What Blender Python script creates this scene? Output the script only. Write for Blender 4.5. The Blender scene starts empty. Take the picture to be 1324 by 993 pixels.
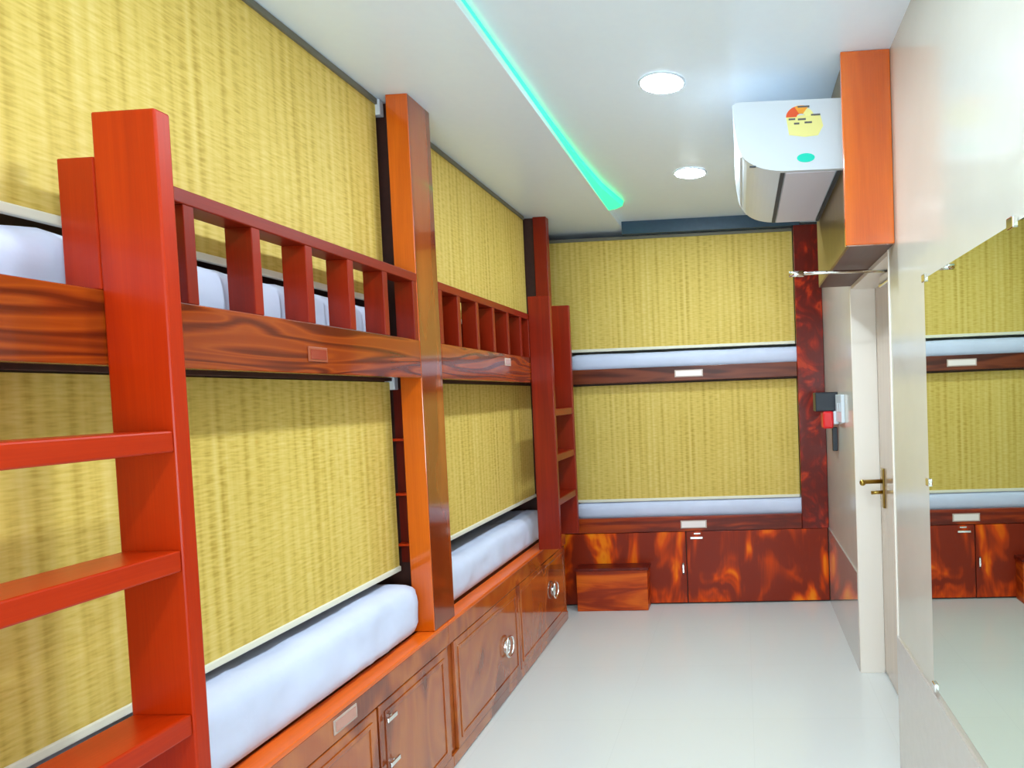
import bpy, bmesh, math, random
from mathutils import Vector, Matrix, noise
C = bpy.context.scene.collection
random.seed(4)

# ------------------------------------------------------------------ materials
def new_mat(name):
    m = bpy.data.materials.new(name); m.use_nodes = True
    nt = m.node_tree
    return m, nt, nt.nodes['Principled BSDF']

def N(nt, typ, **kw):
    n = nt.nodes.new(typ)
    for k, v in kw.items():
        if hasattr(n, k): setattr(n, k, v)
        else: n.inputs[k].default_value = v
    return n

def ramp(nt, fac, stops):
    r = nt.nodes.new('ShaderNodeValToRGB')
    el = r.color_ramp.elements
    while len(el) < len(stops): el.new(0.5)
    for e, (p, c) in zip(el, stops):
        e.position = p; e.color = (*c, 1)
    nt.links.new(fac, r.inputs[0])
    return r.outputs[0]

def coords(nt, scale):
    tc = nt.nodes.new('ShaderNodeTexCoord')
    mp = nt.nodes.new('ShaderNodeMapping')
    mp.inputs['Scale'].default_value = scale
    nt.links.new(tc.outputs['Object'], mp.inputs[0])
    return mp.outputs[0]

def plain(name, col, rough=.5, metal=0, spec=.5, coat=0, emit=None, es=1, bump=0, bscale=(30, 30, 30), vary=0):
    m, nt, b = new_mat(name)
    b.inputs['Base Color'].default_value = (*col, 1)
    b.inputs['Roughness'].default_value = rough
    b.inputs['Metallic'].default_value = metal
    b.inputs['Specular IOR Level'].default_value = spec
    b.inputs['Coat Weight'].default_value = coat
    b.inputs['Coat Roughness'].default_value = .05
    if emit:
        b.inputs['Emission Color'].default_value = (*emit, 1)
        b.inputs['Emission Strength'].default_value = es
    v = coords(nt, bscale)
    n = N(nt, 'ShaderNodeTexNoise', Scale=1.0, Detail=4.0)
    nt.links.new(v, n.inputs['Vector'])
    if vary:
        c = ramp(nt, n.outputs[0], [(.25, tuple(x * (1 - vary) for x in col)), (.75, tuple(min(1, x * (1 + vary)) for x in col))])
        nt.links.new(c, b.inputs['Base Color'])
    if bump:
        bp = N(nt, 'ShaderNodeBump', Strength=bump, Distance=.005)
        nt.links.new(n.outputs[0], bp.inputs['Height'])
        nt.links.new(bp.outputs[0], b.inputs['Normal'])
    return m

def wood(name, stops, scale, warp=2.0, rough=.34, coat=.04, spec=.3, fine=(300, 300, 6), fine_amt=.25, detail=3.0, dist=1.2):
    """stops: colours from dark to light; scale: feature frequency per axis (small along the grain)"""
    m, nt, b = new_mat(name)
    v = coords(nt, scale)
    n = N(nt, 'ShaderNodeTexNoise', Scale=1.0, Detail=detail, Distortion=dist)
    nt.links.new(v, n.inputs['Vector'])
    # rings: fract-like wave of the noise field
    mul = N(nt, 'ShaderNodeMath', operation='MULTIPLY'); mul.inputs[1].default_value = warp * 6.283
    nt.links.new(n.outputs[0], mul.inputs[0])
    sn = N(nt, 'ShaderNodeMath', operation='SINE'); nt.links.new(mul.outputs[0], sn.inputs[0])
    h = N(nt, 'ShaderNodeMath', operation='MULTIPLY_ADD'); h.inputs[1].default_value = .5; h.inputs[2].default_value = .5
    nt.links.new(sn.outputs[0], h.inputs[0])
    v2 = coords(nt, fine)
    n2 = N(nt, 'ShaderNodeTexNoise', Scale=1.0, Detail=3.0)
    nt.links.new(v2, n2.inputs['Vector'])
    mx = N(nt, 'ShaderNodeMix', data_type='FLOAT'); mx.inputs[0].default_value = fine_amt
    nt.links.new(h.outputs[0], mx.inputs[2]); nt.links.new(n2.outputs[0], mx.inputs[3])
    k = len(stops)
    c = ramp(nt, mx.outputs[0], [(.12 + .76 * i / (k - 1), s) for i, s in enumerate(stops)])
    nt.links.new(c, b.inputs['Base Color'])
    b.inputs['Roughness'].default_value = rough
    b.inputs['Coat Weight'].default_value = coat
    b.inputs['Specular IOR Level'].default_value = spec
    b.inputs['Coat Roughness'].default_value = .06
    return m

def bamboo(name, light, mid, dark):
    m, nt, b = new_mat(name)
    tc = nt.nodes.new('ShaderNodeTexCoord')
    sp = nt.nodes.new('ShaderNodeSeparateXYZ'); nt.links.new(tc.outputs['Object'], sp.inputs[0])
    ad = N(nt, 'ShaderNodeMath', operation='ADD')
    nt.links.new(sp.outputs[0], ad.inputs[0]); nt.links.new(sp.outputs[1], ad.inputs[1])
    def uv(su, sz):
        cb = nt.nodes.new('ShaderNodeCombineXYZ')
        a = N(nt, 'ShaderNodeMath', operation='MULTIPLY'); a.inputs[1].default_value = su
        z = N(nt, 'ShaderNodeMath', operation='MULTIPLY'); z.inputs[1].default_value = sz
        nt.links.new(ad.outputs[0], a.inputs[0]); nt.links.new(sp.outputs[2], z.inputs[0])
        nt.links.new(a.outputs[0], cb.inputs[0]); nt.links.new(z.outputs[0], cb.inputs[1])
        return cb.outputs[0]
    def nz(su, sz, det=2.0):
        n = N(nt, 'ShaderNodeTexNoise', Scale=1.0, Detail=det); n.noise_dimensions = '2D'
        nt.links.new(uv(su, sz), n.inputs['Vector']); return n.outputs[0]
    streak = nz(38, 1.2)            # vertical warp bands
    dash = nz(22, 150, 1.0)         # short dashes of single slats
    big = nz(1.5, 3)
    # evenly spaced warp threads
    w = N(nt, 'ShaderNodeMath', operation='MULTIPLY'); w.inputs[1].default_value = 2 * math.pi / .042
    nt.links.new(ad.outputs[0], w.inputs[0])
    s = N(nt, 'ShaderNodeMath', operation='SINE'); nt.links.new(w.outputs[0], s.inputs[0])
    s2 = N(nt, 'ShaderNodeMath', operation='MULTIPLY_ADD'); s2.inputs[1].default_value = .09; s2.inputs[2].default_value = 0
    nt.links.new(s.outputs[0], s2.inputs[0])
    def lin(terms):
        cur = None
        for o, k in terms:
            mm = N(nt, 'ShaderNodeMath', operation='MULTIPLY_ADD'); mm.inputs[1].default_value = k
            nt.links.new(o, mm.inputs[0])
            if cur is None: mm.inputs[2].default_value = 0
            else: nt.links.new(cur, mm.inputs[2])
            cur = mm.outputs[0]
        return cur
    f = lin([(streak, .42), (dash, .44), (big, .14), (s2.outputs[0], .8)])
    c = ramp(nt, f, [(.2, dark), (.48, mid), (.76, light)])
    nt.links.new(c, b.inputs['Base Color'])
    b.inputs['Roughness'].default_value = .6
    b.inputs['Specular IOR Level'].default_value = .25
    bp = N(nt, 'ShaderNodeBump', Strength=.35, Distance=.002)
    nt.links.new(f, bp.inputs['Height']); nt.links.new(bp.outputs[0], b.inputs['Normal'])
    return m

M = {}
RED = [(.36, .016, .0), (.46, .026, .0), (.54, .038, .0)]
RED_SHADED = [(.19, .010, .001), (.27, .013, .001), (.34, .018, .001)]  # darker copy of the red wood, shade put into its colour
M['wood_red_v'] = wood('varnished red wood upright', RED, (7, 7, .5), 1.5, fine_amt=.45)
M['wood_red_y'] = wood('varnished red wood lengthwise', RED, (7, .5, 7), 1.5, fine=(300, 6, 300), fine_amt=.45)
M['deep_red_v'] = wood('shaded red varnished wood upright', RED_SHADED, (7, 7, .5), 1.5, fine_amt=.45)
M['deep_red_y'] = wood('shaded red varnished wood lengthwise', RED_SHADED, (7, .5, 7), 1.5, fine=(300, 6, 300), fine_amt=.45)
M['wood_dark_v'] = wood('dark red wood upright', [(.10, .007, .003), (.18, .012, .004), (.26, .02, .005)], (8, 8, .6), 1.5, fine_amt=.4)
M['wood_orange_v'] = wood('orange varnished wood upright', [(.56, .085, .002), (.72, .13, .003), (.82, .17, .004)], (6, 6, .45), 1.6, fine_amt=.45, rough=.16, coat=.9)
M['beam_y'] = wood('figured veneer lengthwise', [(.12, .014, .002), (.24, .030, .003), (.34, .055, .004), (.27, .036, .003)], (5, 1.1, 11), 3.2, fine=(250, 5, 250), fine_amt=.2, rough=.2, coat=.5, detail=1.0)
M['veneer_v'] = wood('brown veneer upright', [(.17, .026, .004), (.27, .045, .005), (.36, .068, .007)], (9, 5, .5), 1.8, fine_amt=.3, rough=.12, coat=1.0, spec=.5, detail=2.0)
M['beam_x'] = wood('dark veneer crosswise', [(.06, .012, .006), (.13, .025, .010), (.19, .04, .014)], (1.1, 5, 11), 2.2, fine=(5, 250, 250), fine_amt=.3, detail=1.0)
M['burl_side'] = wood('cabinet veneer lengthwise', [(.18, .028, .006), (.36, .070, .009), (.48, .12, .014), (.40, .08, .01)], (3, 2.2, 1.4), 2.2, fine=(200, 200, 5), fine_amt=.25, rough=.12, coat=1.0, detail=2.0)
M['burl_far'] = wood('burl veneer orange and dark', [(.24, .022, .007), (.66, .060, .004), (.92, .19, .005), (.96, .27, .010), (.88, .12, .004)], (4.2, 3, 2.0), 1.35, fine=(200, 200, 5), fine_amt=.18, rough=.3, coat=.0, spec=.2, detail=3.0, dist=.9)
M['burl_post'] = wood('burl veneer dark post', [(.13, .007, .002), (.28, .012, .002), (.5, .035, .003), (.22, .010, .002)], (6, 5, 5), 1.6, fine=(200, 200, 5), fine_amt=.2, rough=.3, coat=.05, detail=3.0)
M['rail_x'] = wood('dark red rail wood crosswise', [(.11, .010, .003), (.25, .022, .004), (.42, .055, .005)], (1.2, 5, 9), 2, fine=(5, 200, 200), fine_amt=.3)
M['step'] = wood('step wood crosswise', [(.28, .022, .003), (.55, .065, .005), (.75, .14, .01)], (1.2, 5, 9), 2, fine=(5, 200, 200), fine_amt=.3)
M['trim_orange'] = plain('orange ledge', (.80, .13, .006), .3, coat=.3, bump=.05, vary=.15, bscale=(60, 3, 60))
M['panel_olive'] = wood('olive brown veneer', [(.16, .10, .03), (.24, .16, .05), (.3, .2, .07)], (5, 5, .6), 1.5, fine_amt=.3, rough=.3)
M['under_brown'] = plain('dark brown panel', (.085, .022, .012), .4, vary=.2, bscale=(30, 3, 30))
M['inner_dark'] = plain('dark brown board', (.05, .012, .006), .6, vary=.2)
M['bamboo'] = bamboo('woven bamboo', (.76, .57, .18), (.67, .475, .105), (.46, .30, .045))
M['cream'] = plain('cream plastic', (.80, .76, .62), .4)
M['grey_rail'] = plain('grey head rail', (.16, .15, .11), .5)
M['sheet'] = plain('pale lilac sheet', (.64, .68, .86), .85, spec=.2, bump=.5, bscale=(9, 9, 9), vary=.04)
M['ceiling'] = plain('white satin ceiling', (.80, .90, 1.0), .3, spec=.35, vary=.01)
M['wall'] = plain('cream glossy laminate', (.60, .575, .51), .16, spec=.5, vary=.03, bscale=(6, 6, 6))
M['wall_back'] = plain('cream paint', (.75, .72, .62), .6, vary=.03)
M['wall_dim'] = plain('brown board lining', (.16, .08, .035), .7, vary=.1)
M['dado'] = plain('glossy beige dado tile', (.50, .44, .40), .05, spec=.9, coat=.8, vary=.03)
M['steel_blue'] = plain('steel blue trim', (.02, .055, .10), .4, vary=.1)
M['chrome'] = plain('polished chrome', (.86, .86, .84), .12, metal=1)
M['brass'] = plain('antique brass', (.42, .28, .06), .28, metal=1)
M['black'] = plain('black plastic', (.012, .016, .025), .4)
M['white_plastic'] = plain('white plastic', (.70, .76, .84), .25, spec=.5)
M['louver_grey'] = plain('lilac grey plastic', (.74, .72, .82), .4)
M['slot'] = plain('dark slot', (.03, .045, .07), .5)
M['red_plastic'] = plain('red plastic', (.75, .01, .015), .3)
M['door_white'] = plain('cream white jamb', (.92, .85, .77), .35)
M['door_leaf'] = plain('beige laminate door', (.46, .34, .25), .15, coat=.6, vary=.06, bscale=(40, 40, 2))
M['mirror'] = plain('mirror glass', (.74, .82, .73), .01, metal=1)
M['stk_red'] = plain('sticker red', (.85, .10, .02), .5)
M['stk_orange'] = plain('sticker orange', (.95, .38, .03), .5)
M['stk_yellow'] = plain('sticker yellow', (.90, .86, .32), .5)
M['stk_grey'] = plain('sticker grey ink', (.12, .12, .12), .5)
M['stk_teal'] = plain('sticker teal', (.0, .70, .52), .5)
M['plate_glare'] = plain('number plate pale with glare', (.92, .80, .78), .18, coat=.8)  # reflected glare is put into this pale face colour
M['plate_rim'] = plain('pale plate rim', (.55, .40, .34), .3)
M['plate_brown'] = plain('reddish plate rim', (.36, .085, .035), .3)
M['plate_red'] = plain('reddish number plate', (.34, .045, .02), .15, coat=.9)
M['plate_pink'] = plain('pinkish number plate', (.55, .25, .19), .2, coat=.8)
M['ink_red'] = plain('dark red ink', (.14, .008, .005), .5)
M['ink_pale'] = plain('pale lilac ink', (.7, .6, .62), .5)
M['led'] = plain('green led strip', (.1, .9, .5), .5, emit=(.01, 1.0, .25), es=1.25)
M['lamp'] = plain('lit lens', (1, 1, 1), .5, emit=(.80, .93, 1.0), es=120)

# floor: large glossy vitrified tiles
def floor_mat():
    m, nt, b = new_mat('glossy ivory tiles')
    v = coords(nt, (1, 1, 1))
    br = N(nt, 'ShaderNodeTexBrick', offset=0.0, squash=1.0)
    br.inputs['Scale'].default_value = 1.0
    br.inputs['Mortar Size'].default_value = .0012
    br.inputs['Brick Width'].default_value = .6; br.inputs['Row Height'].default_value = .6
    br.inputs['Color1'].default_value = (.72, .73, .72, 1); br.inputs['Color2'].default_value = (.71, .72, .71, 1)
    br.inputs['Mortar'].default_value = (.67, .68, .67, 1)
    nt.links.new(v, br.inputs['Vector'])
    nt.links.new(br.outputs[0], b.inputs['Base Color'])
    b.inputs['Roughness'].default_value = .17
    b.inputs['Specular IOR Level'].default_value = .5
    return m
M['floor'] = floor_mat()

# ------------------------------------------------------------------ builders
def thing(name, label, cat, loc, group=None):
    o = bpy.data.objects.new(name, None); C.objects.link(o)
    o.location = loc; o.empty_display_size = .1
    o['label'] = label; o['category'] = cat
    if group: o['group'] = group
    return o

def abs_loc(o):
    v = Vector((0, 0, 0))
    while o: v += o.location; o = o.parent
    return v

def link(name, bm, mat, parent=None, label=None, smooth=False, bevel=0, seg=2, origin=None):
    """bm in world coordinates -> object (origin at the parent's place or at the given origin)"""
    if bevel:
        es = [e for e in bm.edges if len(e.link_faces) == 2 and e.calc_face_angle(0) > .6]
        bmesh.ops.bevel(bm, geom=es, offset=bevel, segments=seg, profile=.5, affect='EDGES', clamp_overlap=True)
    bmesh.ops.recalc_face_normals(bm, faces=bm.faces)
    base = abs_loc(parent) if parent else Vector(origin or (0, 0, 0))
    bmesh.ops.translate(bm, verts=bm.verts, vec=-base)
    me = bpy.data.meshes.new(name); bm.to_mesh(me); bm.free()
    me.materials.append(M[mat] if isinstance(mat, str) else mat)
    if smooth:
        for p in me.polygons: p.use_smooth = True
    o = bpy.data.objects.new(name, me); C.objects.link(o)
    if parent: o.parent = parent
    else: o.location = base
    if label: o['label'] = label
    return o

def add_box(bm, x0, x1, y0, y1, z0, z1):
    x0, x1 = sorted((x0, x1)); y0, y1 = sorted((y0, y1)); z0, z1 = sorted((z0, z1))
    r = bmesh.ops.create_cube(bm, size=1)
    for v in r['verts']:
        v.co = Vector(((x0 + x1) / 2 + v.co.x * (x1 - x0), (y0 + y1) / 2 + v.co.y * (y1 - y0), (z0 + z1) / 2 + v.co.z * (z1 - z0)))
    return r['verts']

def box(name, b, mat, parent=None, bevel=.003, label=None, origin=None):
    bm = bmesh.new()
    for q in (b if isinstance(b[0], (tuple, list)) else [b]): add_box(bm, *q)
    return link(name, bm, mat, parent, label, bevel=bevel, origin=origin)

def add_tube(bm, pts, r, seg=12, closed=False):
    pts = [Vector(p) for p in pts]; n = len(pts); rings = []
    for i, p in enumerate(pts):
        a = pts[(i - 1) % n] if (closed or i > 0) else p
        b = pts[(i + 1) % n] if (closed or i < n - 1) else p
        t = (b - a).normalized()
        up = Vector((0, 0, 1)) if abs(t.z) < .9 else Vector((1, 0, 0))
        u = t.cross(up).normalized(); w = t.cross(u).normalized()
        rings.append([bm.verts.new(p + u * math.cos(2 * math.pi * k / seg) * r + w * math.sin(2 * math.pi * k / seg) * r) for k in range(seg)])
    for i in range(n if closed else n - 1):
        A, B = rings[i], rings[(i + 1) % n]
        for k in range(seg): bm.faces.new((A[k], A[(k + 1) % seg], B[(k + 1) % seg], B[k]))
    if not closed:
        bm.faces.new(rings[0][::-1]); bm.faces.new(rings[-1])

def tube(name, pts, r, mat, parent=None, closed=False, label=None, seg=12):
    bm = bmesh.new(); add_tube(bm, pts, r, seg, closed)
    return link(name, bm, mat, parent, label, smooth=True)

def add_disc(bm, c, axis, r, h, seg=32, r2=None, sx=1, sy=1):
    """short cylinder centred at c along axis"""
    g = bmesh.ops.create_cone(bm, cap_ends=True, segments=seg, radius1=r, radius2=r if r2 is None else r2, depth=h)
    rot = Vector((0, 0, 1)).rotation_difference(Vector(axis)).to_matrix()
    for v in g['verts']:
        v.co.x *= sx; v.co.y *= sy
        v.co = rot @ v.co + Vector(c)

def disc(name, c, axis, r, h, mat, parent=None, **k):
    bm = bmesh.new(); add_disc(bm, c, axis, r, h, **k)
    return link(name, bm, mat, parent)

def struct(name, b, mat, parent=None, bevel=0):
    o = box(name, b, mat, parent, bevel=bevel)
    if not parent: o['kind'] = 'structure'
    return o

# ------------------------------------------------------------------ measures (metres)
FX = -1.224      # front plane of the left bunks
CZ = 2.674       # ceiling
RX = .578        # right wall
BX = -1.367      # plane of the left blinds
FY = 4.67        # front plane of the far bunk
WL, WB, WF = -2.16, -1.35, 5.62

# ------------------------------------------------------------------ the room
struct('floor', (WL - .1, .95, WB - .1, WF + .1, -.1, 0), 'floor')
ce = struct('ceiling', [(WL - .1, -.80, WB - .1, WF + .1, CZ, CZ + .16), (-.80, .95, WB - .1, FY + .1, CZ + .045, CZ + .16), (-.80, .95, FY + .1, WF + .1, CZ, CZ + .16)], 'ceiling')
struct('wall_left', (WL - .1, WL, WB, WF, 0, CZ), 'wall_dim')
struct('wall_far', (WL - .1, .95, WF, WF + .1, 0, CZ), 'wall_back')
struct('wall_back', (WL - .1, .95, WB - .1, WB, 0, CZ + .05), 'wall_back')
D0, D1, DH = 2.60, 3.50, 2.02       # doorway in the right wall
struct('wall_right', [(RX, .86, WB, D0, 0, CZ + .045), (RX, .86, D1, WF, 0, CZ + .045), (RX, .86, D0, D1, DH, CZ + .045)], 'wall')
struct('trim_1', (RX - .008, RX, D1 + .0, FY, 0, .525), 'dado')
struct('trim_2', (RX - .008, RX, WB, D0, 0, .525), 'dado')
struct('trim_3', (-.80, .44, FY + .0, FY + .05, 2.632, CZ + .045), 'steel_blue')

# door
leaf = struct('door_1', (.70, .742, D0 + .003, D1 - .02, .012, DH - .02), 'door_leaf')
box('door_frame', [(RX - .004, .70, D1 - .02, D1, 0, DH), (RX - .004, .70, D0 - .001, D0 + .012, 0, DH), (RX + .0, .70, D0 + .012, D1 - .02, DH - .02, DH)], 'door_white', leaf, bevel=.002, label='cream white door jamb')
hd = box('handle_plate', (.69, .70, 3.368, 3.412, .885, 1.085), 'brass', leaf, bevel=.004, label='brass handle plate')
tube('lever', [(.695, 3.39, 1.02), (.61, 3.385, 1.02), (.594, 3.375, 1.021), (.588, 3.35, 1.022)], .011, 'brass', hd)
bm = bmesh.new(); bmesh.ops.create_uvsphere(bm, u_segments=16, v_segments=10, radius=.016, matrix=Matrix.Translation((.586, 3.345, 1.022)))
link('lever_end', bm, 'brass', hd, smooth=True)
tube('thumb_turn', [(.695, 3.39, .965), (.635, 3.39, .963)], .009, 'brass', hd)
cl = box('door_closer', (.635, .70, 2.86, 3.08, 1.945, 1.992), 'chrome', leaf, bevel=.006, label='silver door closer')
tube('closer_arm', [(.66, 2.93, 1.996), (.40, 2.925, 2.0), (.225, 2.92, 1.998)], .0075, 'chrome', cl)
tube('arm_end', [(.285, 2.922, 1.998), (.222, 2.92, 1.998)], .013, 'chrome', cl)

# ------------------------------------------------------------------ bunks along the left wall
def number_plate(parent, kind, c, w, h, axis):
    """flat plate with a rim and a row of worn characters; axis x = lies on a face pointing +X, y = pointing -Y"""
    face, rim, ink = {'red': ('plate_red', 'plate_brown', 'ink_red'), 'pink': ('plate_pink', 'plate_rim', 'ink_pale'), 'white': ('plate_glare', 'plate_rim', 'plate_glare')}[kind]
    x, y, z = c
    def B(u0, u1, z0, z1, d0, d1):
        return (x + d0, x + d1, y + u0, y + u1, z + z0, z + z1) if axis == 'x' else (x + u0, x + u1, y - d1, y - d0, z + z0, z + z1)
    p = box('number_plate', B(-w / 2, w / 2, -h / 2, h / 2, 0, .004), rim, parent, bevel=.001, label={'red': 'reddish number plate', 'pink': 'pinkish number plate', 'white': 'number plate with glare in its pale colour'}[kind])
    box('plate_face', B(-w / 2 + .008, w / 2 - .008, -h / 2 + .007, h / 2 - .007, .004, .006), face, p, bevel=0)
    return p

def ring_pull(parent, c):
    x, y, z = c
    bm = bmesh.new(); add_disc(bm, (x + .004, y, z), (1, 0, 0), .034, .008)
    p = link('ring_handle', bm, 'chrome', parent, 'round chrome ring pull', bevel=.002)
    pts = [(x + .017, y + .05 * math.cos(a), z + .05 * math.sin(a)) for a in [2 * math.pi * k / 32 for k in range(32)]]
    bm = bmesh.new(); add_tube(bm, pts, .0055, 8, True)
    return p, bm

def ladder(y0, y1, rungs, z0, z1, label, tone):
    t = thing('bunk_ladder', label, 'ladder', (FX + .065, (y0 + y1) / 2, z0))
    for yy in (y0, y1): box('stile', (FX + .0005, FX + .130, yy, yy + .035, z0, z1), tone + '_v', t, bevel=.004)
    for z in rungs: box('rung', (FX + .004, FX + .126, y0 + .035, y1, z - .042, z), tone + '_y', t, bevel=.004)
    return t

def guard(parent, ys, y0, y1, end=None):
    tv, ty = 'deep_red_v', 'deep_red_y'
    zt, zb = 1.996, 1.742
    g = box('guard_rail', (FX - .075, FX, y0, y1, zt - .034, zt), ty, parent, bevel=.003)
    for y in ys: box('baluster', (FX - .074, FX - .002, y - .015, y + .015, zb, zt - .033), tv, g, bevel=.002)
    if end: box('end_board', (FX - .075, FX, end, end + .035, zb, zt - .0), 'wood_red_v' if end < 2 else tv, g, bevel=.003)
    return g

def bunk(label, y0, y1, post_ys, guard_args, doors, pulls, plates, cab_y):
    """y0..y1 bed bay"""
    t = thing('bunk_bed', label, 'bunk bed', ((FX + WL) / 2, (y0 + y1) / 2, 0), 'built-in wooden bunks')
    c0, c1 = cab_y
    box('base_cabinet', [(WL + .002, FX - .016, c0, c1, .002, .60)], 'burl_side', t, bevel=0)
    box('cabinet_frame', [(FX - .016, FX - .004, c0, c1, .005, .055), (FX - .016, FX, c0, c1, .515, .592)], 'burl_side', t, bevel=.002)
    box('ledge', (FX - .075, FX + .002, c0, c1, .592, .609), 'trim_orange', t, bevel=.003, label='bright orange wooden ledge')
    for i, (a, b) in enumerate(doors):
        d = box('cabinet_door', (FX - .016, FX, a, b, .058, .511), 'burl_side', t, bevel=.003)
        # raised frame around the door field
        box('door_moulding', [(FX, FX + .004, a + .03, a + .045, .09, .48), (FX, FX + .004, b - .045, b - .03, .09, .48), (FX, FX + .004, a + .045, b - .045, .465, .48), (FX, FX + .004, a + .045, b - .045, .09, .105)], 'burl_side', d, bevel=.001)
        for (k, y, z) in pulls:
            if a < y < b:
                if k == 'ring':
                    p, bm = ring_pull(d, (FX, y, z))
                    # the ring itself joins the plate as one handle
                    base = abs_loc(p); bmesh.ops.translate(bm, verts=bm.verts, vec=-base)
                    bm.from_mesh(p.data); bm.to_mesh(p.data); bm.free()
                else:
                    bm = bmesh.new()
                    add_disc(bm, (FX + .008, y, z), (1, 0, 0), .011, .016, seg=20)
                    add_box(bm, FX + .012, FX + .02, y - .03, y + .03, z - .008, z + .008)
                    link('handle', bm, 'chrome', d, 'small chrome latch', bevel=.002)
    box('beam', (FX - .036, FX, c0 if c0 < 1 else y0, post_ys[-1][0], 1.596, 1.742), 'beam_y', t, bevel=.003)
    box('bed_deck', (WL + .002, FX - .036, c0 if c0 < 1 else y0 + .001, 2.562 if c0 < 1 else 4.294, 1.655, 1.70), 'inner_dark', t, bevel=0, label='dark brown deck of the upper bed')
    for (a, b, mat) in post_ys:
        p = box('post', (FX - .086, FX, a, b, .6105, CZ), mat, t, bevel=.003)
        if mat == 'wood_orange_v':      # veneered broad side towards the aisle
            p.data.materials.append(M['veneer_v'])
            for q in p.data.polygons:
                if q.normal.x > .9: q.material_index = 1
    guard(t, *guard_args)
    for (k, y, z, w, h) in plates: number_plate(t, k, (FX + (.0), y, z), w, h, 'x')
    return t

b1 = bunk('nearest wooden bunk bed on the left, with the tall orange post and figured beam', .47, 2.67,
     [(.44, .47, 'wood_red_v'), (2.49, 2.67, 'wood_orange_v')],
     ([1.44, 1.647, 1.856, 2.06, 2.265, 2.475], 1.2555, 2.49, 1.22),
     [(.50, 1.0), (1.006, 1.52), (1.526, 2.064), (2.078, 2.58)],
     [('latch', 2.125, .453), ('latch', 2.13, .30)],
     [('red', 1.864, 1.652, .085, .042), ('pink', 1.895, .561, .115, .044)], (.44, 2.603))
b2 = bunk('second wooden bunk bed on the left, between the orange post and the far bunk', 2.673, 4.33,
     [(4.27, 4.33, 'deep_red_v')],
     ([2.692, 2.87, 3.075, 3.28, 3.485, 3.69], 2.673, 3.855, 3.82),
     [(2.65, 3.43), (3.436, 4.36)],
     [('ring', 3.235, .262), ('ring', 4.07, .30)],
     [('pink', 3.44, 1.70, .085, .040)], (2.606, 4.40))
# partition between the two bunks, with small ledges
div = box('divider_panel', [(WL + .002, FX - .088, 2.563, 2.60, .612, 1.654), (WL + .002, FX - .088, 2.563, 2.60, 1.744, CZ - .001)], 'inner_dark', b1, bevel=0, label='dark brown divider board between the bunks')
for z in (1.36, 1.145, .945): box('ledge_strip', (FX - .150, FX - .088, 2.522, 2.563, z - .005, z + .005), 'wood_red_y', div, bevel=.001)
box('ledge_back', (FX - .150, FX - .088, 2.552, 2.5625, .87, 1.56), 'wood_dark_v', div, bevel=0)
box('end_panel', [(WL + .002, FX - .088, 4.295, 4.33, .612, 1.654), (WL + .002, FX - .088, 4.295, 4.33, 1.744, CZ - .001)], 'inner_dark', b2, bevel=0)

ladder(.735, 1.22, [1.465, 1.232, .908, .66], .612, 2.080, 'red varnished wooden ladder in the left foreground with wide flat rungs', 'wood_red')
ladder(3.82, 4.25, [1.437, 1.167, .905], .612, 2.096, 'red wooden ladder in a shaded tone at the far end of the second bunk, beside the far blinds', 'deep_red')

# ------------------------------------------------------------------ far bunk
fb = thing('bunk_bed', 'wooden bunk bed across the far wall with burl veneer cabinets below', 'bunk bed', (-.43, 5.1, 0), 'built-in wooden bunks')
L = -1.46
box('base_cabinet', (L, RX - .002, FY + .018, WF - .002, .002, .60), 'inner_dark', fb, bevel=0)
for a, b in [(L, -.435), (-.428, RX - .011)]:
    d = box('cabinet_door', (a, b, FY, FY + .018, .012, .520), 'burl_far', fb, bevel=.003)
    if a == -.428:
        bm = bmesh.new(); add_box(bm, -.40, -.31, FY - .016, FY, .468, .484); add_box(bm, -.375, -.325, FY - .012, FY, .50, .512)
        link('latch', bm, 'chrome', d, 'small chrome latch', bevel=.003)
    else:
        bm = bmesh.new(); add_box(bm, -.462, -.450, FY - .02, FY - .012, .22, .30); add_box(bm, -.462, -.450, FY - .02, FY, .22, .232); add_box(bm, -.462, -.450, FY - .02, FY, .288, .30)
        link('handle', bm, 'chrome', d, 'small upright chrome handle', bevel=.002)
box('lower_rail', (L, .39, FY - .004, FY + .03, .524, .628), 'rail_x', fb, bevel=.003)
box('beam', (L, .39, FY, FY + .036, 1.591, 1.693), 'beam_x', fb, bevel=.003)
box('bed_deck', (L, RX - .002, FY + .036, WF - .002, 1.63, 1.67), 'inner_dark', fb, bevel=0)
box('post', (.392, RX - .002, FY - .003, FY + .040, .522, 2.632), 'burl_post', fb, bevel=.003, label='dark burl veneer post')
number_plate(fb, 'white', (-.367, FY, 1.641), .20, .050, 'y')
number_plate(fb, 'white', (-.372, FY - .004, .573), .185, .056, 'y')

st = thing('step_box', 'low wooden step box on the floor in the far left corner', 'step', (-.94, 4.6, 0))
box('body', (-1.20, -.70, 4.545, FY - .001, 0.001, .285), 'step', st, bevel=.003)
box('top_board', (-1.21, -.69, 4.535, FY - .001, .285, .305), 'wood_dark_v', st, bevel=.003)

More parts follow.
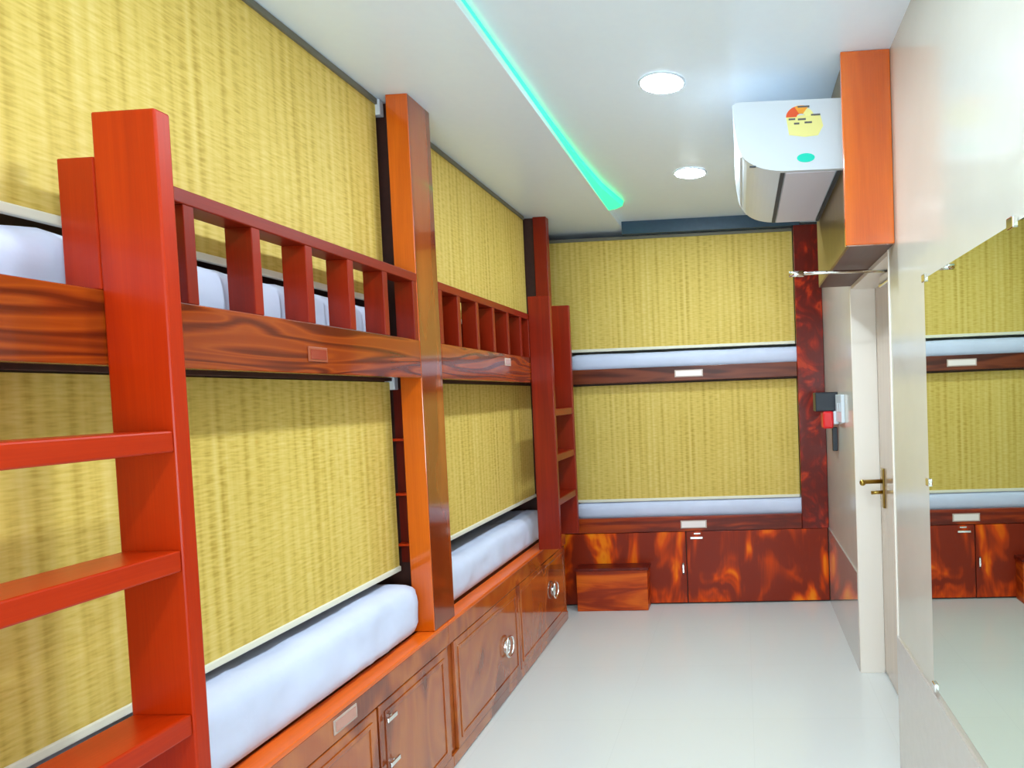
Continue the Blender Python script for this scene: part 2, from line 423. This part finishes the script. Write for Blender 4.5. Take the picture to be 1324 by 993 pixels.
# ------------------------------------------------------------------ mattresses
def mattress(label, x0, x1, y0, y1, z0, z1, group=None, amp=.009):
    bm = bmesh.new()
    add_box(bm, x0, x1, y0, y1, z0, z1)
    bmesh.ops.subdivide_edges(bm, edges=[e for e in bm.edges if abs(e.verts[0].co.x - e.verts[1].co.x) > .01], cuts=22, use_grid_fill=True)
    bmesh.ops.subdivide_edges(bm, edges=[e for e in bm.edges if abs(e.verts[0].co.y - e.verts[1].co.y) > .2], cuts=60, use_grid_fill=True)
    bmesh.ops.subdivide_edges(bm, edges=[e for e in bm.edges if abs(e.verts[0].co.z - e.verts[1].co.z) > .01], cuts=7, use_grid_fill=True)
    R = min(.05, (z1 - z0) * .42)
    for v in bm.verts:   # rounded edges: pull each point onto a rounded box
        p = v.co
        c = Vector((min(max(p.x, x0 + R), x1 - R), min(max(p.y, y0 + R), y1 - R), min(max(p.z, z0 + R), z1 - R)))
        d = p - c
        if d.length > 1e-6:
            n = d.normalized(); q = c + n * R
            wv = noise.noise(Vector((q.x * 5, q.y * 5, q.z * 9))) * amp + noise.noise(Vector((q.x * 3 + q.y * 16, q.y * 4, q.z * 22))) * amp * .8
            q += n * wv * (0 if n.z < -.6 else 1)
            q.z = max(q.z, z0)
            v.co = q
    o = link('mattress', bm, 'sheet', None, smooth=True, origin=((x0 + x1) / 2, (y0 + y1) / 2, z0))
    o['label'] = label; o['category'] = 'mattress'
    if group: o['group'] = group
    return o
G = 'sheeted mattresses in the bunks'
mattress('white sheeted mattress on the upper bunk at the left edge, behind the ladder and balusters', WL + .01, FX - .095, .50, 2.42, 1.702, 1.862, G)
mattress('lilac white mattress on the nearest lower bunk, big in the left foreground under the blind', WL + .01, FX - .045, .50, 2.485, .611, .815, G)
mattress('bluish white mattress on the second lower bunk behind the tall orange post', WL + .01, FX - .060, 2.70, 4.22, .611, .79, G)
mattress('pale mattress strip on the upper bunk at the far wall', L + .2, RX - .03, FY + .05, WF - .05, 1.672, 1.805, G, .003)
mattress('pale mattress on the lower bunk at the far wall above the burl cabinets', L + .2, RX - .03, FY + .045, WF - .05, .602, .735, G, .003)

# ------------------------------------------------------------------ blinds
def blind(label, plane, u0, u1, z0, z1, axis, bracket=None, low=False):
    loc = (plane, (u0 + u1) / 2, z0) if axis == 'x' else ((u0 + u1) / 2, plane, z0)
    t = thing('bamboo_blind', label, 'blind', loc, 'woven bamboo roll blinds of the bunks')
    s = 1 if axis == 'x' else -1
    def B(a, b, c, d, d0, d1):
        return (plane + d0 * s, plane + d1 * s, a, b, c, d) if axis == 'x' else (a, b, plane + d0 * s, plane + d1 * s, c, d)
    # woven sheet, gently wavy
    bm = bmesh.new()
    add_box(bm, *B(u0, u1, z0 + .02, z1 - .02, -.0025, .0025))
    for ax, cuts in ((1 if axis == 'x' else 0, 40), (2, 10)):
        bmesh.ops.subdivide_edges(bm, edges=[e for e in bm.edges if abs(e.verts[0].co[ax] - e.verts[1].co[ax]) > .05], cuts=cuts, use_grid_fill=True)
    k = 0 if axis == 'x' else 1
    for v in bm.verts:
        q = Vector((v.co.x, v.co.y, v.co.z * .7)) * 1.6; q[k] = plane
        v.co[k] += noise.noise(q) * .004
    link('woven_sheet', bm, 'bamboo', t, smooth=False)
    box('bottom_rail', B(u0, u1, z0, z0 + .021, -.009, .009), 'cream', t, bevel=.004, label='cream bottom rail')
    hh = .016 if low else .022
    box('head_rail', B(u0, u1, z1 - hh, z1, -.016, .012), 'inner_dark' if low else 'grey_rail', t, bevel=.002)  # low head rails coloured dark for the shaded gap under the beam
    if bracket: box('bracket', B(u1 - .0, u1 + .03, z1 - bracket, z1, -.02, .02), 'white_plastic', t, bevel=.003, label='white end bracket')
    return t
blind('large bamboo blind at the top left, from the frame edge to the tall orange post', BX, .49, 2.515, 1.884, CZ - .002, 'x', .06)
blind('lower bamboo blind of the nearest bunk, behind the front ladder and above the lilac mattress', BX, .49, 2.515, .845, 1.606, 'x', .05, low=True)
blind('upper bamboo blind of the second bunk, right of the tall orange post', BX, 2.68, 4.24, 1.884, CZ - .002, 'x')
blind('lower bamboo blind of the second bunk, between the orange post and the dark ladder', BX, 2.68, 4.24, .862, 1.606, 'x', low=True)
blind('upper bamboo blind on the far wall, under the ceiling', FY + .08, L + .03, .389, 1.822, 2.632, 'y')
blind('lower bamboo blind on the far wall, above the burl cabinets', FY + .07, L + .03, .389, .735, 1.597, 'y', low=True)

# ------------------------------------------------------------------ bulkhead over the doorway and the air conditioner
bh = thing('bulkhead_box', 'boxed wooden bulkhead under the ceiling over the doorway with an orange end board', 'bulkhead', (.50, 3.0, 2.02))
box('end_board', (.400, RX - .001, 2.49, 2.515, 2.02, CZ + .044), 'wood_orange_v', bh, bevel=.003, label='orange end board')
box('side_panel', (.418, .436, 2.515, 3.50, 2.035, CZ + .044), 'panel_olive', bh, bevel=0, label='olive brown side panel')
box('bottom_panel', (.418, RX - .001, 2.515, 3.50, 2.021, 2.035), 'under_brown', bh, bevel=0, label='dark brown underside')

ac = thing('air_conditioner', 'white split air conditioner hanging near the ceiling with a red and yellow sticker', 'air conditioner', (.21, 3.0, 2.33))
def profile_obj(name, pts, y0, y1, mat, parent, bevel=.0, label=None):
    bm = bmesh.new()
    a = [bm.verts.new((x, y0, z)) for x, z in pts]; b = [bm.verts.new((x, y1, z)) for x, z in pts]
    bm.faces.new(a); bm.faces.new(b[::-1])
    for i in range(len(pts)):
        j = (i + 1) % len(pts); bm.faces.new((a[i], b[i], b[j], a[j]))
    return link(name, bm, mat, parent, label, bevel=bevel)
def curve(p0, p1, p2, n):
    return [((1 - t) ** 2 * p0[0] + 2 * t * (1 - t) * p1[0] + t * t * p2[0], (1 - t) ** 2 * p0[1] + 2 * t * (1 - t) * p1[1] + t * t * p2[1]) for t in [k / n for k in range(n + 1)]]
prof = [(.4165, 2.600)] + [(.02, 2.607)] + curve((.002, 2.595), (.004, 2.50), (.022, 2.425), 6) + curve((.03, 2.405), (.075, 2.345), (.19, 2.338), 8) + [(.4165, 2.335)]
profile_obj('end_cap', prof, 2.600, 2.622, 'white_plastic', ac, label='white end cap')
inner = [(.4165, 2.596), (.025, 2.602)] + curve((.010, 2.59), (.012, 2.50), (.030, 2.43), 6) + curve((.04, 2.41), (.08, 2.352), (.19, 2.345), 8) + [(.4165, 2.342)]
profile_obj('housing', inner, 2.622, 3.41, 'white_plastic', ac)
fp = curve((.010, 2.59), (.012, 2.50), (.030, 2.43), 6)
profile_obj('front_panel', [(x - .006, z) for x, z in fp] + fp[::-1], 2.626, 3.40, 'white_plastic', ac)
box('air_slot', (.180, .196, 2.625, 3.387, 2.338, 2.347), 'slot', ac, bevel=0)
box('air_slot', (.398, .412, 2.625, 3.387, 2.334, 2.344), 'slot', ac, bevel=0)
box('air_slot', (.060, .085, 2.5985, 2.604, 2.358, 2.3635), 'slot', ac, bevel=0)
box('louver', (.20, .392, 2.63, 3.38, 2.336, 2.3425), 'louver_grey', ac, bevel=.001)
# stickers on the near end
def stick(name, pts, mat, parent, y=2.5985):
    bm = bmesh.new(); vs = [bm.verts.new((x, y, z)) for x, z in pts]; vs2 = [bm.verts.new((x, 2.6, z)) for x, z in pts]
    bm.faces.new(vs); bm.faces.new(vs2[::-1])
    for i in range(len(pts)):
        j = (i + 1) % len(pts); bm.faces.new((vs[i], vs2[i], vs2[j], vs[j]))
    return link(name, bm, mat, parent)
lab = stick('energy_label', [(.205, 2.545), (.335, 2.542), (.345, 2.50), (.325, 2.465), (.275, 2.462), (.215, 2.472)], 'stk_yellow', ac); lab['label'] = 'yellow and red energy sticker'
def fan(a0, a1, r0, r1, c=(.262, 2.538)):
    A = [math.radians(a0 + (a1 - a0) * k / 6) for k in range(7)]
    return [(c[0] + r1 * math.cos(a) * 1.35, c[1] + r1 * math.sin(a)) for a in A] + [(c[0] + r0 * math.cos(a) * 1.35, c[1] + r0 * math.sin(a)) for a in A[::-1]]
stick('label_fan', fan(115, 180, .012, .042), 'stk_red', lab, 2.597)
stick('label_fan', fan(60, 115, .012, .042), 'stk_orange', lab, 2.597)
stick('label_fan', fan(0, 60, .012, .036), 'stk_yellow', lab, 2.597)
for (x, z, w) in [(.25, 2.578, .045), (.215, 2.533, .025), (.30, 2.545, .035), (.25, 2.531, .03), (.235, 2.516, .02), (.275, 2.518, .028)]:
    stick('label_print', [(x, z), (x + w, z), (x + w, z - .006), (x, z - .006)], 'stk_grey', lab, 2.5965)
o = stick('round_sticker', [(.276 + .034 * math.cos(a), 2.383 + .017 * math.sin(a)) for a in [2 * math.pi * k / 28 for k in range(28)]], 'stk_teal', ac); o['label'] = 'teal oval sticker'

# ------------------------------------------------------------------ small things on the right wall
sw = thing('switch_panel', 'small white switch panel on the right wall beyond the door jamb', 'switch', (RX, 3.9, 1.22))
box('plate', (RX - .02, RX, 3.80, 4.03, 1.30, 1.46), 'white_plastic', sw, bevel=.004)
for y in (3.86, 3.95): box('rocker', (RX - .024, RX - .02, y - .02, y + .02, 1.36, 1.41), 'white_plastic', sw, bevel=.002)
bx = thing('wall_unit', 'small black box with a red lower part on the wall beside the far post', 'wall unit', (RX - .05, 4.12, 1.1))
box('black_casing', (RX - .135, RX, 4.06, 4.20, 1.36, 1.475), 'black', bx, bevel=.006)
box('red_part', (RX - .095, RX - .03, 4.05, 4.16, 1.255, 1.36), 'red_plastic', bx, bevel=.012, label='glossy red part')
box('white_part', (RX - .03, RX, 4.04, 4.16, 1.28, 1.36), 'white_plastic', bx, bevel=.006, label='white part')
box('strap', (RX - .035, RX - .004, 4.09, 4.12, 1.115, 1.26), 'black', bx, bevel=.004, label='black hanging strap')

mr = thing('wall_mirror', 'large frameless mirror on the right wall reflecting the far bunk', 'mirror', (RX, 1.1, .555))
box('glass', (RX - .006, RX - .0005, .10, 2.10, .555, 1.825), 'mirror', mr, bevel=0)
for (y, z) in [(2.09, 1.825), (1.43, 1.828), (2.10, 1.196), (2.085, .557), (1.3, .553)]:
    box('clip', (RX - .013, RX - .0005, y - .017, y + .017, z - .012, z + .012), 'chrome', mr, bevel=.003, label='chrome mirror clip')

# ------------------------------------------------------------------ lights
cz2 = CZ + .045
def downlight(x, y, label, group='recessed ceiling downlights'):
    t = thing('ceiling_downlight', label, 'ceiling light', (x, y, cz2 - .01), group)
    bm = bmesh.new(); seg = 40
    prof2 = [(.082, cz2 - .001), (.084, cz2 - .006), (.089, cz2 - .006), (.093, cz2 - .001)]
    rings = [[bm.verts.new((x + r * math.cos(2 * math.pi * k / seg), y + r * math.sin(2 * math.pi * k / seg), z)) for k in range(seg)] for r, z in prof2]
    for i in range(4):
        A, B = rings[i], rings[(i + 1) % 4]
        for k in range(seg): bm.faces.new((A[k], A[(k + 1) % seg], B[(k + 1) % seg], B[k]))
    link('trim_ring', bm, 'white_plastic', t, smooth=True)
    bm = bmesh.new()
    bmesh.ops.create_uvsphere(bm, u_segments=32, v_segments=12, radius=.0815)
    bmesh.ops.delete(bm, geom=[v for v in bm.verts if v.co.z > .001], context='VERTS')
    for v in bm.verts: v.co = Vector((x + v.co.x, y + v.co.y, cz2 - .002 + v.co.z * .13))
    link('lens', bm, 'lamp', t, smooth=True)
    ld = bpy.data.lights.new('downlight', 'AREA'); ld.shape = 'DISK'; ld.size = .14
    ld.energy = LE; ld.color = (.72, .89, 1.0); ld.spread = math.radians(180)
    lo = bpy.data.objects.new('downlight_lamp', ld); C.objects.link(lo); lo.location = (x, y, cz2 - .0145)
    return t
LE = 5.5
downlight(-.27, 2.64, 'nearer lit round ceiling downlight, left of the air conditioner')
downlight(-.243, 3.72, 'farther lit round ceiling downlight, beyond the nearer one')
for y in (1.45, .35, -.75): downlight(-.26, y, 'added unseen ceiling downlight over the near part of the aisle')  # extra downlights outside the view, added for brightness

# added soft fill light in a window-like frame, unseen behind the viewer
wn = struct('added_fill_frame', [(-1.32, -1.25, WB, WB + .05, .72, 2.42), (.45, .52, WB, WB + .05, .72, 2.42), (-1.25, .45, WB, WB + .05, .72, .80), (-1.25, .45, WB, WB + .05, 2.34, 2.42), (-.43, -.37, WB, WB + .05, .80, 2.34)], 'cream')
ld = bpy.data.lights.new('added_fill_light', 'AREA'); ld.shape = 'RECTANGLE'; ld.size = 1.66; ld.size_y = 1.52
ld.energy = 84; ld.color = (.70, .88, 1.0)
lo = bpy.data.objects.new('added_fill_light', ld); C.objects.link(lo)
lo.location = (-.4, WB + .012, 1.57); lo.rotation_euler = (math.radians(116), 0, 0)

# green light line in the ceiling groove
bm = bmesh.new()
prof3 = [(-1.2, .003, .010), (1.6, .003, .010), (2.3, .005, .012), (2.9, .010, .018), (3.4, .022, .028), (3.8, .048, .036), (4.05, .085, .038), (4.17, .105, .038), (4.22, .055, .038)]  # widening far end gives shape to the green glow spilling on the ceiling
x0 = -.799; rows = []
for y, w, hh in prof3:
    rows.append([bm.verts.new((x0, y, CZ + .041 - hh)), bm.verts.new((x0, y, CZ + .041)), bm.verts.new((x0 + w, y, CZ + .041)), bm.verts.new((x0 + w * .9, y, CZ + .041 - hh * .8))])
for A, B in zip(rows[:-1], rows[1:]):
    for k in range(4): bm.faces.new((A[k], A[(k + 1) % 4], B[(k + 1) % 4], B[k]))
bm.faces.new(rows[0]); bm.faces.new(rows[-1][::-1])
o = link('led_strip', bm, 'led', None, origin=(-.78, 1.5, CZ))
o['label'] = 'glowing green light strip running along the ceiling'; o['category'] = 'light strip'
w = bpy.data.worlds.new('world'); bpy.context.scene.world = w; w.use_nodes = True
w.node_tree.nodes['Background'].inputs[0].default_value = (.6, .7, .8, 1)
w.node_tree.nodes['Background'].inputs[1].default_value = .3

# ------------------------------------------------------------------ camera
f, yaw, pit, rol = 860.0, -.0611, -.0364, -.0372
fw = Vector((math.sin(yaw) * math.cos(pit), math.cos(yaw) * math.cos(pit), math.sin(pit)))
rt = Vector((math.cos(yaw), -math.sin(yaw), 0)); up = rt.cross(fw)
r2 = math.cos(rol) * rt + math.sin(rol) * up; u2 = -math.sin(rol) * rt + math.cos(rol) * up
cd = bpy.data.cameras.new('camera'); cam = bpy.data.objects.new('camera', cd); C.objects.link(cam)
cd.sensor_width = 36; cd.lens = f * 36 / 1324
cd.shift_x = -245.55 / 1324; cd.shift_y = 42.69 / 1324
cd.clip_start = .02
cam.matrix_world = Matrix(((r2.x, u2.x, -fw.x, 0), (r2.y, u2.y, -fw.y, 0), (r2.z, u2.z, -fw.z, 1.5), (0, 0, 0, 1)))
sc = bpy.context.scene; sc.camera = cam
sc.view_settings.view_transform = 'Standard'; sc.view_settings.look = 'None'
sc.view_settings.exposure = 0.36; sc.view_settings.gamma = 1; sc.view_settings.use_curve_mapping = False
sc.cycles.max_bounces = 10; sc.cycles.diffuse_bounces = 6; sc.cycles.glossy_bounces = 5
sc.cycles.sample_clamp_indirect = 6
